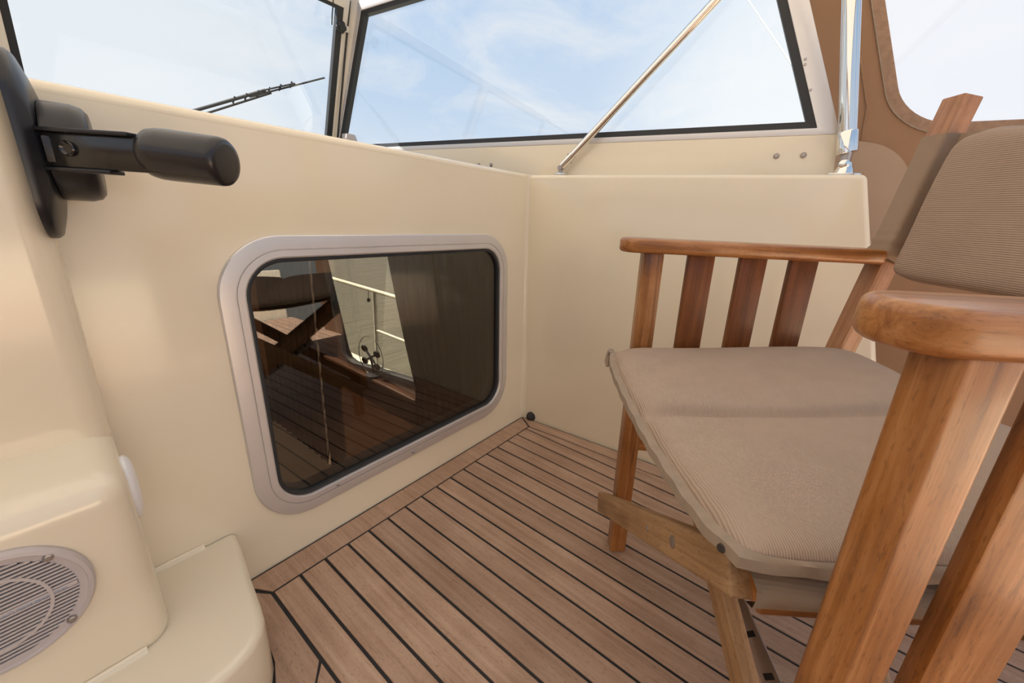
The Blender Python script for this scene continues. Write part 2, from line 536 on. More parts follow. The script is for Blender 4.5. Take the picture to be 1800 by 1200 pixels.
# margin plank round the console foot
plank([(-0.8225, -0.031), (-0.8015, -0.0605), (-0.8015, -0.236), (-0.822, -0.263), (-0.852, -0.281), (-0.92, -0.294),
       (-1.55, -0.30), (-1.55, -0.252), (-0.94, -0.252), (-0.885, -0.240), (-0.858, -0.217), (-0.846, -0.185), (-0.836, -0.11)])
cut = [(-0.80, -0.2415), (-0.822, -0.2675), (-0.852, -0.2855), (-0.92, -0.2985), (-1.6, -0.3045)]
def cuty(x):
    for (xa, ya), (xb, yb) in zip(cut[:-1], cut[1:]):
        if xb <= x <= xa: return ya + (yb - ya) * (xa - x) / (xa - xb)
    return -0.005
for k in range(-30, 0):
    a = seam(k) + G; b = seam(k + 1) - G
    if a < -1.6:
        plank([(a, YA), (b, YA), (b, -0.006), (a, -0.006)])
    else:
        mid = [(x, y) for x, y in cut if a < x < b]
        plank([(a, YA), (b, YA), (b, cuty(b))] + mid + [(a, cuty(a))])

# ---- front wall, leaning away a little, with the hole of the saloon window
LEAN = 0.054
M_front = frame((1, 0, 0), (0, 1, -LEAN))
WX0, WX1, WZ0, WZ1 = -0.7795, -0.0395, 0.080, 0.634
bm = plate([(-2.3, -0.9), (0.072, -0.9), (0.072, 0.80), (-2.3, 0.80)],
           [rrect(WX0 + 0.036, WX1 - 0.036, WZ0 + 0.036, WZ1 - 0.036, 0.072)[::-1]], 0.0, 0.035)
wall_front = struct(mk('wall_front', bm, GEL, smooth=False, mw=M_front))
bm = bmesh.new()
tube(bm, [(-2.3, 0.0125, 0.797), (0.075, 0.0125, 0.797)], 0.0130, 14)
mk('rounded_lip', bm, GEL, wall_front)

# saloon window: frame rings + gasket + tinted pane
def ring_frame(name, mat, parent, x0, x1, z0, z1, r, prof, mw, seg=12):
    loops = []
    for off, d in prof:
        loops.append([(x, -d, z) for x, z in rrect(x0 + off, x1 - off, z0 + off, z1 - off, max(0.004, r - off), seg)])
    bm = bmesh.new()
    sweep_ring(bm, loops)
    return mk(name, bm, mat, parent, angle=25, mw=mw)
window_1 = struct(ring_frame('window_1', ALU, None, WX0, WX1, WZ0, WZ1, 0.105,
    [(0.0, -0.002), (0.0, 0.004), (0.002, 0.006), (0.0215, 0.0085), (0.0235, 0.0085), (0.0240, 0.0065), (0.0252, 0.0065), (0.0257, 0.009),
     (0.036, 0.0095), (0.0385, 0.008), (0.0395, 0.004), (0.0395, -0.012)], M_front))
ring_frame('gasket', RUBBER, window_1, WX0, WX1, WZ0, WZ1, 0.105,
    [(0.0392, 0.0045), (0.042, 0.0055), (0.046, 0.0045), (0.0465, 0.0), (0.0465, -0.042), (0.0350, -0.042), (0.0350, -0.010), (0.0392, -0.010)], None)
bm = plate(rrect(WX0 + 0.040, WX1 - 0.040, WZ0 + 0.040, WZ1 - 0.040, 0.066), [], 0.003, 0.008)
mk('tinted_pane', bm, TINT, window_1, smooth=False)
for sx, sz, r in ((-0.428, WZ0 + 0.014, 0.0045), (-0.630, WZ0 + 0.030, 0.0028)):
    bm = bmesh.new(); lathe(bm, [(r, -0.002), (r, 0.004), (r * 0.6, 0.006), (0, 0.006)], (sx, -0.0065, sz), (0, -1, 0), 14)
    mk('drain_plug' if r > 0.004 else 'rivet', bm, STEEL_D, window_1)

# ---- right wall (side coaming) in its own frame: X along, Y outward, Z up
M_side = frame((0.0896, -0.996, 0), (0.996, 0.0896, 0), (0.064, 0, 0))
def side(name, bm, mat, parent=None, **k):
    return mk(name, bm, mat, parent, mw=(M_side if parent is None else None), **k)
bm = bmesh.new()
hexa(bm, [(-0.05, 0.0, -0.05), (1.015, 0.0, -0.05), (1.015, 0.13, -0.05), (-0.05, 0.13, -0.05),
          (-0.05, 0.0, 0.806), (0.752, 0.0, 0.811), (0.752, 0.13, 0.811), (-0.05, 0.13, 0.806)])
bevel_all(bm, 0.011, 4)
wall_right = struct(side('wall_right', bm, GEL))
# concave moulded corner between the two walls
bm = bmesh.new()
def cove(z, yl):
    n = 6; r = 0.014
    pts = [(0.070, yl + 0.02)]
    cx, cy = 0.064 - r, yl - r
    for i in range(n + 1):
        a = math.radians(90 - 90 * i / n)
        pts.append((cx + r * math.cos(a), cy + r * math.sin(a)))
    pts.append((0.074, yl - r)); 
    return [V((x, y, z)) for x, y in pts]
lo = [bm.verts.new(p) for p in cove(-0.002, 0.0)]
hi = [bm.verts.new(p) for p in cove(0.803, 0.0433)]
for i in range(len(lo)):
    j = (i + 1) % len(lo)
    bm.faces.new((lo[i], lo[j], hi[j], hi[i]))
bm.faces.new(lo[::-1]); bm.faces.new(hi)
struct(mk('trim_1', bm, GEL, angle=80))

# upstand under the side window
bm = bmesh.new()
hexa(bm, [(-1.12, 0.060, 0.74), (0.712, 0.060, 0.74), (0.712, 0.10, 0.74), (-1.12, 0.10, 0.74),
          (-1.12, 0.060, 0.897), (0.690, 0.060, 0.897), (0.690, 0.10, 0.897), (-1.12, 0.10, 0.897)])
bevel_all(bm, 0.004, 2)
trim_2 = struct(side('trim_2', bm, GEL))
for t, z in ((0.585, 0.8545), (0.6365, 0.8555), (-0.279, 0.842), (-0.227, 0.842)):
    bm = bmesh.new(); lathe(bm, [(0.0062, -0.002), (0.0062, 0.001), (0.004, 0.0045), (0, 0.005)], (t, 0.060, z), (0, -1, 0), 14)
    mk('screw', bm, STEEL_D, trim_2)

# ---- framed windows of the windscreen
def framed_window(name, poly, ws, gs, mw, fmat, d0=0.0, d1=0.028, parent_kind=True, gmat=RUBBER):
    p1 = inset_poly(poly, ws); p2 = inset_poly(p1, gs)
    bm = bmesh.new()
    sweep_ring(bm, [[(x, d0, z) for x, z in poly], [(x, d0, z) for x, z in p1], [(x, d1, z) for x, z in p1], [(x, d1, z) for x, z in poly]])
    bevel_all(bm, 0.0015, 2)
    fr = struct(mk(name, bm, fmat, None, mw=mw))
    bm = bmesh.new()
    sweep_ring(bm, [[(x, d0 + 0.003, z) for x, z in p1], [(x, d0 + 0.004, z) for x, z in p2], [(x, d1 - 0.004, z) for x, z in p2], [(x, d1 - 0.003, z) for x, z in p1]])
    mk('gasket', bm, gmat, fr, smooth=False)
    bm = plate(inset_poly(p2, [-0.004] * len(poly)), [], (d0 + d1) / 2 - 0.002, (d0 + d1) / 2 + 0.002)
    mk('window_pane', bm, PANE, fr, smooth=False)
    return fr, p1, p2
# side window: aft stile rakes forward, front stile rakes aft
zt = 1.405
side_poly = [(-1.083, 0.896), (0.692, 0.896), (0.692 - 0.453 * (zt - 0.896), zt), (-1.083 + 0.426 * (zt - 0.896), zt)]
M_sw = M_side @ Matrix.Translation((0, 0.060, 0))
window_3, sp1, sp2 = framed_window('window_3', side_poly, [0.014, 0.034, 0.030, 0.022], [0.014, 0.016, 0.014, 0.020], M_sw, ALU_L)
for t, z in ((0.596, 1.035), (0.618, 0.985), (0.594, 1.045)):
    bm = bmesh.new(); lathe(bm, [(0.003, -0.001), (0.003, 0.001), (0, 0.0015)], (t, 0.0, z), (0, -1, 0), 10)
    mk('rivet', bm, STEEL_D, window_3)
# raked windscreen panes
M_ws = frame((1, 0, 0), (0, 0.922, 0.387), (0, 1.087, 0.893))
def xr(w, x): return x
ws_h = 0.553
window_2, wp1, wp2 = framed_window('window_2', [(-0.868, 0.0), (0.036, 0.0), (0.018, ws_h), (-0.868, ws_h)], [0.02, 0.020, 0.034, 0.020], [0.014, 0.022, 0.012, 0.016], M_ws, CREAMF)
window_4, _, _ = framed_window('window_4', [(-1.78, 0.0), (-0.872, 0.0), (-0.872, ws_h), (-1.78, ws_h)], [0.02, 0.022, 0.034, 0.022], [0.014, 0.016, 0.012, 0.016], M_ws, CREAMF)
bm = bmesh.new(); box(bm, -2.3, 0.045, 0.082, 1.12, 0.755, 0.785)
trim_3 = struct(mk('trim_3', bm, plain('anti_glare_dark', (0.055, 0.045, 0.038), rough=0.95)))          # saloon roof behind the front wall, unseen; darkened to cut windscreen reflections
bm = bmesh.new(); box(bm, -2.3, 0.06, 1.085, 1.13, 0.74, 0.897)
bevel_all(bm, 0.004)
struct(mk('trim_4', bm, GEL))                    # coaming under the windscreen
bm = bmesh.new()
lo_c = [(0.026, 1.075), (0.050, 1.060), (0.075, 1.10), (0.026, 1.13)]
hi_c = [(0.018, 0.885), (0.075, 0.845), (0.105, 0.90), (0.03, 0.94)]
hexa(bm, [(x, y, 0.88) for x, y in lo_c] + [(x, y, 1.41) for x, y in hi_c])
trim_7 = struct(mk('trim_7', bm, CREAMF, smooth=False))
bm = bmesh.new(); tube(bm, [(0.0285, 1.069, 0.885), (0.0195, 0.878, 1.40)], 0.0035, 8)
mk('seam', bm, RUBBER, trim_7)
# roof of canvas
bm = bmesh.new(); nx_, ny_ = 12, 10
def roof_x(y):
    return (0.055 - 0.09 * y) if y > -0.42 else 0.35
rows = [[bm.verts.new((-2.35 + (2.35 + roof_x(-1.00 + 1.93 * j / ny_)) * i / nx_, -1.00 + 1.93 * j / ny_, 1.406 + 0.05 * math.sin(PI * i / nx_) * math.sin(PI * j / ny_))) for i in range(nx_ + 1)] for j in range(ny_ + 1)]
for a_, b_ in zip(rows[:-1], rows[1:]):
    for i in range(nx_):
        bm.faces.new((a_[i], a_[i + 1], b_[i + 1], b_[i]))
ceiling = struct(mk('ceiling', bm, ROOFC, angle=180))      # thin sheet, made pale and translucent to brighten the cockpit below
bm = bmesh.new()
for p0_, p1_ in (((-2.35, 0.93, 1.41), (roof_x(0.93), 0.93, 1.41)), ((roof_x(0.93), 0.93, 1.41), (roof_x(-0.4), -0.4, 1.41)), ((roof_x(-0.4), -0.4, 1.41), (0.35, -0.5, 1.41)), ((0.35, -0.5, 1.41), (0.35, -1.0, 1.41)), ((-2.35, 0.93, 1.41), (-2.35, -1.0, 1.41)), ((-2.35, -1.0, 1.41), (roof_x(-1.0), -1.0, 1.41))):
    tube(bm, [p0_, p1_], 0.014, 10)
mk('hem', bm, plain('dark_brown_hem', (0.10, 0.055, 0.035), rough=0.9), ceiling)
# far side and stern of the cockpit
bm = bmesh.new(); box(bm, -2.38, -2.30, -2.95, 0.05, -0.05, 0.806)
bevel_all(bm, 0.011, 3)
struct(mk('wall_left', bm, GEL))
bm = bmesh.new(); box(bm, -2.38, 0.52, -3.02, -2.95, -0.05, 0.42)
bevel_all(bm, 0.011, 3)
struct(mk('wall_back', bm, GEL))

# unseen port side curtain with clear window, added to cut light from port
bm = plate([(-1.6, 0.80), (0.95, 0.80), (0.95, 1.41), (-1.6, 1.41)], [rrect(-1.35, 0.65, 0.95, 1.32, 0.07)[::-1]], 0.0, 0.003)
M_port = frame((0, 1, 0), (-1, 0, 0), (-2.335, 0, 0))
port_shade_curtain = struct(mk('port_shade_curtain', bm, CANVAS, smooth=False, mw=M_port))
bm = plate(rrect(-1.36, 0.66, 0.94, 1.33, 0.07), [], 0.004, 0.005)
mk('clear_vinyl_window', bm, VINYL, port_shade_curtain, smooth=False)

# ---- saloon seen through the tinted window
bm = bmesh.new(); box(bm, -2.3, 0.16, 0.06, 3.2, -0.95, -0.9)
struct(mk('floor_saloon', bm, plain('saloon_floor_gloom', (0.012, 0.009, 0.007), rough=1.0, spec=0.0)))  # near-black floor colour stands in for the darkness of the unlit saloon
bm = plate([(0.05, -0.95), (3.2, -0.95), (3.2, 0.76), (0.05, 0.76)],
           [[(0.42, -0.068), (1.17, -0.146), (1.225, -0.135), (1.262, -0.095), (1.285, -0.02), (1.425, 0.42), (1.46, 0.60), (1.44, 0.66), (1.38, 0.69), (0.48, 0.69), (0.43, 0.65)][::-1]], -0.03, 0.0)
M_sal = frame((0, 1, 0), (-1, 0, 0), (0.10, 0, 0))
wall_sal = struct(mk('wall_saloon', bm, MAHOG, smooth=False, mw=M_sal))
bm = bmesh.new(); box(bm, -2.3, 0.13, 3.2, 3.25, -0.95, 0.76)
struct(mk('wall_saloon_end', bm, MAHOG))
bm = bmesh.new(); box(bm, -2.33, -2.3, 0.06, 3.25, -0.95, 0.79)
struct(mk('wall_saloon_port', bm, MAHOG))
hole = [(0.42, -0.068), (1.17, -0.146), (1.225, -0.135), (1.262, -0.095), (1.285, -0.02), (1.425, 0.42), (1.46, 0.60), (1.44, 0.66), (1.38, 0.69), (0.48, 0.69), (0.43, 0.65)]
ho = inset_poly(hole, [-0.012] * len(hole)); hi_ = inset_poly(hole, [0.010] * len(hole))
bm = bmesh.new()
sweep_ring(bm, [[(x, 0.0, z) for x, z in ho], [(x, 0.006, z) for x, z in ho], [(x, 0.008, z) for x, z in hi_], [(x, -0.03, z) for x, z in hi_]])
window_5 = struct(mk('window_5', bm, RUBBER, mw=M_sal))
bm = plate(hole, [], -0.016, -0.012)
mk('window_pane', bm, PANE, window_5, smooth=False)

def curtain(name, label, y0, y1, edge, x, n, z0=-0.9, z1=0.74):
    """pleated curtain hung in the saloon; edge(z) gives y of its swept-back edge."""
    bm = bmesh.new()
    rows = []
    zs = [z0 + (z1 - z0) * i / 16 for i in range(17)]
    for z in zs:
        ye = edge(z)
        row = []
        for i in range(n * 6 + 1):
            u = i / (n * 6)
            y = y0 + (ye - y0) * u
            row.append(bm.verts.new((x + 0.014 * math.sin(u * n * 2 * PI), y, z)))
        rows.append(row)
    for a, b in zip(rows[:-1], rows[1:]):
        for i in range(len(a) - 1):
            bm.faces.new((a[i], a[i + 1], b[i + 1], b[i]))
    bmesh.ops.solidify(bm, geom=bm.faces[:], thickness=0.004)
    return tag(mk(name, bm, DRAPE, angle=180), label, 'curtain')
def sweep_edge(z):
    if z < -0.06: return 0.590
    return 0.590 + 0.172 * min(1.3, (z + 0.06) / 0.54) ** 0.85
curtain('saloon_curtain', 'brown pleated curtain swept back at the right of the saloon window', 0.06, 0.8, sweep_edge, 0.062, 12)
curtain('saloon_curtain', 'brown pleated curtain hanging left of the saloon window behind tinted glass', 2.25, 1.45, lambda z: 1.44, 0.055, 10)

# small fan with wire ring on the saloon window ledge
fan = empty('cabin_fan', 'small dark fan with a thin wire ring seen through tinted glass', 'fan', (0.078, 0.965, -0.140))
bm = bmesh.new()
pts = [(0.0, 0.105 * math.cos(2 * PI * i / 32), 0.10 + 0.105 * math.sin(2 * PI * i / 32)) for i in range(33)]
tube(bm, pts, 0.0018, 6, cap=False)
mk('wire_ring', bm, BLACK, fan)
for a in (35, 150, 215, 330):
    bm = bmesh.new()
    c = V((0.0, 0.062 * math.cos(math.radians(a)), 0.095 + 0.062 * math.sin(math.radians(a))))
    lathe(bm, [(0, -0.006), (0.018, -0.005), (0.021, 0.0), (0.018, 0.005), (0, 0.006)], c, (1, 0.2, 0.3), 14)
    tube(bm, [(0, 0, 0.095), tuple(c)], 0.0055, 6)
    mk('blade', bm, BLACK, fan)
bm = bmesh.new(); tube(bm, [(0, 0, 0.095), (0.015, 0, 0.0), (0.015, 0, -0.005)], 0.006, 8)
lathe(bm, [(0.04, -0.012), (0.04, 0.0), (0.02, 0.006), (0, 0.006)], (0.012, 0, 0.0), (0, 0, 1), 16)
mk('stand', bm, BLACK, fan)
# sill on which the fan stands
bm = bmesh.new(); box(bm, 0.060, 0.099, 0.40, 1.42, -0.172, -0.152)
bevel_all(bm, 0.004)
struct(mk('trim_5', bm, MAHOG))

# ---- side deck, bulwark and guard rail outside
bm = bmesh.new(); box(bm, 0.135, 0.56, 0.16, 6.0, -0.75, -0.70)
struct(mk('floor_side_deck', bm, WHITE))
bm = bmesh.new(); box(bm, 0.47, 0.53, -3.0, 6.0, -1.2, -0.385)
bevel_all(bm, 0.012, 3)
struct(mk('trim_6', bm, RAILP))
rail_ys = {0.545: [(0, -1.2), (0, 0.6), (0, 3.5)], 0.275: [(0, -1.2), (0, -0.6), (0, -0.0)]}
rail = empty('guard_rail', 'cream tubular guard rail outside the saloon window above the water', 'railing', (0.50, 1.55, -0.385))
for zz, rr in ((0.545, 0.013), (0.275, 0.009)):
    bm = bmesh.new(); tube(bm, [(x_, y_, zz + 0.01 * y_ - 0.008) for x_, y_ in rail_ys[zz]], rr, 10)
    mk('top_rail' if rr > 0.01 else 'middle_rail', bm, RAILP, rail)
for yy in (-1.15, 0.0, 1.3, 2.6):
    bm = bmesh.new(); tube(bm, [(0, yy, -0.002), (0, yy, 0.535)], 0.013, 10)
    mk('stanchion', bm, RAILP, rail)
bm = bmesh.new()
tube(bm, [(0.0, 1.62, 0.145), (0.0, 1.62, 0.085)], 0.002, 6)
lathe(bm, [(0, -0.014), (0.009, -0.012), (0.013, 0), (0.008, 0.012), (0, 0.016)], (0, 1.62, 0.078), (0, 0, 1), 12)
tag(mk('fender_hook', bm, BLACK, mw=Matrix.Translation((0.50, 0.0, 0.0))), 'small dark hook hanging from the top guard rail', 'hook')
# water
bm = bmesh.new(); box(bm, -150, 150, -150, 150, -1.6, -1.5)
wm, wt, wb = _princ('river_water')
wb.inputs['Base Color'].default_value = (0.115, 0.104, 0.078, 1)
wb.inputs['Roughness'].default_value = 0.06
wco = wt.nodes.new('ShaderNodeTexCoord')
wmp = wt.nodes.new('ShaderNodeMapping'); wmp.inputs['Scale'].default_value = (0.7, 3.0, 1)
wmp.inputs['Rotation'].default_value = (0, 0, math.radians(-35))
wt.links.new(wco.outputs['Object'], wmp.inputs[0])
wn = wt.nodes.new('ShaderNodeTexNoise'); wn.inputs['Scale'].default_value = 1.5; wn.inputs['Detail'].default_value = 5
wn.inputs['Roughness'].default_value = 0.6
wt.links.new(wmp.outputs[0], wn.inputs['Vector'])
wbp = wt.nodes.new('ShaderNodeBump'); wbp.inputs['Strength'].default_value = 1.0; wbp.inputs['Distance'].default_value = 0.10
wt.links.new(wn.outputs['Fac'], wbp.inputs['Height']); wt.links.new(wbp.outputs[0], wb.inputs['Normal'])
water = mk('water', bm, wm, smooth=False)
water['kind'] = 'stuff'
tag(water, 'grey green rippled river water around the boat', 'water')

# ---- canvas side curtain with clear window
canvas = empty('canvas_curtain', 'tan canvas side curtain with rounded clear window behind the chair', 'canopy curtain', (0, 0, 0))
canvas.matrix_world = M_side @ Matrix.Translation((0, 0.18, 0))
cw = rrect(0.795, 1.80, 0.928, 1.36, 0.075)
cw = [(t + (0.955 - z) * 0.40 * (1 if t < 1.0 else 0), z) for t, z in cw]
bm = plate([(0.64, -0.06), (2.15, -0.06), (2.15, 1.41), (0.495, 1.41), (0.566, 1.20), (0.635, 1.005), (0.66, 0.94)], [cw[::-1]], 0.0, 0.003)
mk('canvas_panel', bm, CANVAS, canvas, smooth=False)
def scale_loop(lp, d):
    return inset_poly(lp, [d] * len(lp))
bm = bmesh.new()
a = scale_loop(cw, -0.017); b = scale_loop(cw, 0.003)
sweep_ring(bm, [[(x, -0.0005, z) for x, z in a], [(x, -0.0025, z) for x, z in a], [(x, -0.0035, z) for x, z in scale_loop(cw, -0.006)], [(x, -0.0025, z) for x, z in b], [(x, 0.004, z) for x, z in b]])
mk('window_binding', bm, BIND, canvas, angle=60)
bm = bmesh.new(); a2 = scale_loop(cw, -0.019); b2 = scale_loop(cw, -0.0165)
sweep_ring(bm, [[(x, -0.0003, z) for x, z in a2], [(x, -0.0032, z) for x, z in a2], [(x, -0.0032, z) for x, z in b2], [(x, -0.0003, z) for x, z in b2]])
mk('stitched_edge', bm, TAPE, canvas, smooth=False)
bm = plate(scale_loop(cw, -0.004), [], 0.0005, 0.002)
mk('clear_vinyl_window', bm, VINYL, canvas, smooth=False)
# doubled tab of canvas low at the front corner and the seam above it
tab = [(0.665, 0.60), (0.865, 0.60)]
for i in range(13):
    a_ = math.radians(90 * i / 12)
    tab.append((0.715 + 0.150 * math.cos(a_) ** 0.8, 0.735 + 0.165 * math.sin(a_) ** 0.9))
tab.append((0.665, 0.905))
bm = plate(tab, [], -0.005, -0.0004)
mk('reinforcing_patch', bm, PATCH, canvas, smooth=False)
bm = bmesh.new(); tube(bm, [(0.743, -0.001, 0.90), (0.735, -0.001, 0.97), (0.70, -0.001, 1.06), (0.64, -0.001, 1.20), (0.56, -0.001, 1.40)], 0.0022, 6)
mk('seam', bm, CANVAS, canvas)

# ================================================================== MOULDED CONSOLE at the left
console = empty('helm_console', 'cream moulded console with speaker box and rounded foot left of the window', 'console', (-0.95, 0, 0))
OC = V((-0.95, 0, 0))
def cm(name, pts_or_bm, mat=GEL, bev=0.0, seg=4, ang=30, parent=console, **k):
    bm = pts_or_bm
    bmesh.ops.recalc_face_normals(bm, faces=bm.faces[:]); bm.normal_update()
    ed = [e for e in bm.edges if e.calc_face_angle(0) > math.radians(ang) and not all(v.co.y > -0.001 for v in e.verts)]
    if bev > 0:
        bmesh.ops.bevel(bm, geom=ed, offset=bev, segments=seg, profile=0.5, affect='EDGES', clamp_overlap=True)
    bmesh.ops.translate(bm, verts=bm.verts[:], vec=-OC)
    return mk(name, bm, mat, parent, **k)
# foot: rounded plan, top at 0.115
foot = [(-1.6, 0.004), (-1.6, -0.2465), (-0.94, -0.2465), (-0.905, -0.242), (-0.880, -0.2325), (-0.862, -0.216), (-0.852, -0.197), (-0.8465, -0.17), (-0.838, -0.11), (-0.824, -0.03), (-0.820, 0.004)]
bm = bmesh.new(); prism(bm, foot, -0.01, 0.115)
cm('step', bm, bev=0.012, seg=5, ang=50)
# speaker box
bm = bmesh.new()
hexa(bm, [(-1.6, -0.133, 0.10), (-0.9385, -0.133, 0.10), (-0.9345, 0.008, 0.10), (-1.6, 0.008, 0.10),
          (-1.6, -0.137, 0.376), (-0.9425, -0.137, 0.376), (-0.9335, 0.025, 0.414), (-1.6, 0.025, 0.414)])
cm('speaker_box', bm, bev=0.030, seg=7)
# column
bm = bmesh.new()
hexa(bm, [(-1.6, -0.048, 0.36), (-0.9385, -0.048, 0.36), (-0.9325, 0.022, 0.36), (-1.6, 0.022, 0.36),
          (-1.6, -0.048, 0.813), (-0.9365, -0.048, 0.813), (-0.9285, 0.046, 0.813), (-1.6, 0.046, 0.813)])
cm('column', bm, bev=0.026, seg=6)

def fillet(x0, x1, y, z, rr_):
    bm = bmesh.new(); prof = [(y + 0.004, z - 0.004)]
    for i in range(9):
        a = math.radians(90 * i / 8)
        prof.append((y - rr_ + rr_ * math.sin(a), z + rr_ - rr_ * math.cos(a)))
    A_ = [bm.verts.new((x0, p, q)) for p, q in prof]; B_ = [bm.verts.new((x1, p, q)) for p, q in prof]
    for i in range(len(prof)):
        j = (i + 1) % len(prof)
        bm.faces.new((A_[i], A_[j], B_[j], B_[i]))
    bm.faces.new(A_[::-1]); bm.faces.new(B_)
    return cm('fillet', bm, angle=60)
fillet(-0.94, -0.866, 0.0060, 0.115, 0.008)
fillet(-1.6, -0.968, -0.1330, 0.115, 0.008)

# speaker
spk = empty('speaker', 'round grey louvred speaker with blue lettering in the cream console', 'speaker', (-1.0595, -0.1365, 0.2735))
SP = (1, 0, 0)
bm = bmesh.new()
lathe(bm, [(0.0715, -0.004), (0.0715, 0.004), (0.069, 0.0075), (0.0655, 0.0085), (0.0645, 0.0065), (0.058, 0.0060), (0.058, -0.003)], (0, 0, 0), (0, -1, 0), 64)
mk('rim', bm, GREYP, spk, angle=30)
bm = bmesh.new(); lathe(bm, [(0.0585, -0.002), (0.0585, 0.001), (0, 0.001)], (0, 0, 0), (0, -1, 0), 48)
mk('mesh_backing', bm, DARKP, spk)
def chord(r, z): return math.sqrt(max(0, r * r - z * z))
nsl = 13
for i in range(-nsl, nsl + 1):
    z = i * 0.0044
    c = chord(0.0585, z)
    if c < 0.006 or abs(i) == 0: continue
    bm = bmesh.new(); box(bm, -c, c, -0.0070, -0.0045, z - 0.0011, z + 0.0011)
    mk('slat', bm, GREYP, spk, smooth=False)
bm = bmesh.new(); box(bm, -0.0575, 0.0575, -0.0074, -0.0045, -0.0024, 0.0024)
mk('name_band', bm, GREYP, spk, smooth=False)
# ring across the slats
bm = bmesh.new()
for r0, r1 in ((0.0365, 0.0395),):
    sweep_ring(bm, [[(r * math.cos(2 * PI * k / 48) * 1.0, d, r * math.sin(2 * PI * k / 48) * 1.08) for k in range(48)] for r, d in ((r0, -0.001), (r0, -0.0078), (r1, -0.0078), (r1, -0.001))])
mk('ring', bm, GREYP, spk, angle=30)
for sx in (-1, 1):
    for sz in (-1, 1):
        bm = bmesh.new()
        lathe(bm, [(0.0042, 0.0), (0.0042, 0.0025), (0.003, 0.0042), (0, 0.0044)], (sx * 0.0445, -0.0062, sz * 0.0445), (0, -1, 0), 16)
        box(bm, sx * 0.0445 - 0.0028, sx * 0.0445 + 0.0028, -0.0110, -0.0100, sz * 0.0445 - 0.0005, sz * 0.0445 + 0.0005)
        mk('screw', bm, STEEL_D, spk)
def text_mesh(name, txt, size, mat, parent, mw):
    cu = bpy.data.curves.new(name, 'FONT')
    cu.body = txt; cu.size = size; cu.extrude = 0.00015; cu.align_x = 'RIGHT'; cu.align_y = 'CENTER'
    cu.resolution_u = 3
    tmp = bpy.data.objects.new(name + '_tmp', cu); COL.objects.link(tmp)
    dg = bpy.context.evaluated_depsgraph_get()
    me = bpy.data.meshes.new_from_object(tmp.evaluated_get(dg))
    bpy.data.objects.remove(tmp)
    me.name = name; me.materials.clear(); me.materials.append(mat)
    o = bpy.data.objects.new(name, me); link(o, parent); o.matrix_local = mw
    return o
M_txt = frame((1, 0, 0), (0, 0, 1), (0.0493, -0.0075, -0.0012))
text_mesh('lettering', 'QUALITY MARINE SPEAKER SYSTEM', 0.00315, BLUEINK, spk, M_txt)

# courtesy light on the side of the speaker box
lite = empty('courtesy_light', 'white oval lens light on the side of the speaker box', 'light', (-0.9385, -0.070, 0.322))
bm = bmesh.new()
rows = []
for d, s_ in ((-0.003, 1.0), (0.003, 1.0), (0.0062, 0.92), (0.0088, 0.72), (0.0102, 0.35)):
    rows.append([(d, 0.030 * s_ * math.cos(2 * PI * k / 28), 0.046 * s_ * math.sin(2 * PI * k / 28)) for k in range(28)])
rr = sweep_ring(bm, rows, closed_profile=False)
bm.faces.new(rr[-1]); bm.faces.new(rr[0][::-1])
mk('lens', bm, WHITEP, lite, mw=Matrix.Rotation(math.radians(-6), 4, 'Z'))

# ---- throttle lever on the column
thr = empty('throttle_lever', 'black side mount throttle with round hub and cylindrical grip on the cream column', 'control lever', (-0.9345, -0.02, 0.727))
TA = math.radians(-11)          # the mounting face is turned slightly aft
TM = Matrix.Rotation(TA, 4, 'Z')
# base plate: domed rounded oblong
bm = bmesh.new()
def obl(hy, hz, x, r):
    return [(x, y, z) for y, z in rrect(-hy, hy, -hz, hz, r, 8)]
rr = sweep_ring(bm, [obl(0.050, 0.0915, -0.002, 0.044), obl(0.050, 0.0915, 0.003, 0.044), obl(0.047, 0.089, 0.006, 0.042),
                     obl(0.045, 0.072, 0.011, 0.041), obl(0.041, 0.055, 0.0145, 0.038), obl(0.030, 0.040, 0.0155, 0.028)], closed_profile=False)
bm.faces.new(rr[-1]); bm.faces.new(rr[0][::-1])
mk('base_plate', bm, BLACK, thr, mw=TM, angle=50)
# hub: two caps with a slot between, in which the arm turns
def half_hub(sgn):
    bm = bmesh.new()
    n = 20; R_ = 0.050
    prof = [(0.0145, 1.0), (0.038, 1.0), (0.046, 0.95), (0.050, 0.85)]
    rows = []
    for x, s_ in prof:
        row = []
        a0 = math.asin(0.017 / (R_ * s_))
        for i in range(n + 1):
            a = a0 + (PI - 2 * a0) * i / n
            row.append(bm.verts.new((x, R_ * s_ * math.cos(a), sgn * R_ * s_ * math.sin(a))))
        rows.append(row)
    for a, b in zip(rows[:-1], rows[1:]):
        for i in range(n):
            bm.faces.new((a[i], a[i + 1], b[i + 1], b[i]))
        bm.faces.new((a[0], b[0], b[-1], a[-1]))
    bm.faces.new(rows[0]); bm.faces.new(rows[-1])
    bevel_all(bm, 0.0025, 2, 50)
    return bm
mk('hub_cap', half_hub(1), BLACK, thr, mw=TM)
mk('hub_cap', half_hub(-1), BLACK, thr, mw=TM)
bm = bmesh.new(); lathe(bm, [(0.034, 0.010), (0.034, 0.036), (0.03, 0.039), (0, 0.039)], (0, 0, 0), (1, 0, 0), 32)
mk('hub_core', bm, BLACK_G, thr, mw=TM)
bm = bmesh.new(); box(bm, 0.0145, 0.030, -0.047, -0.030, -0.013, 0.013); bevel_all(bm, 0.002)
mk('detent_block', bm, STEEL_D if False else BLACK, thr, mw=TM)
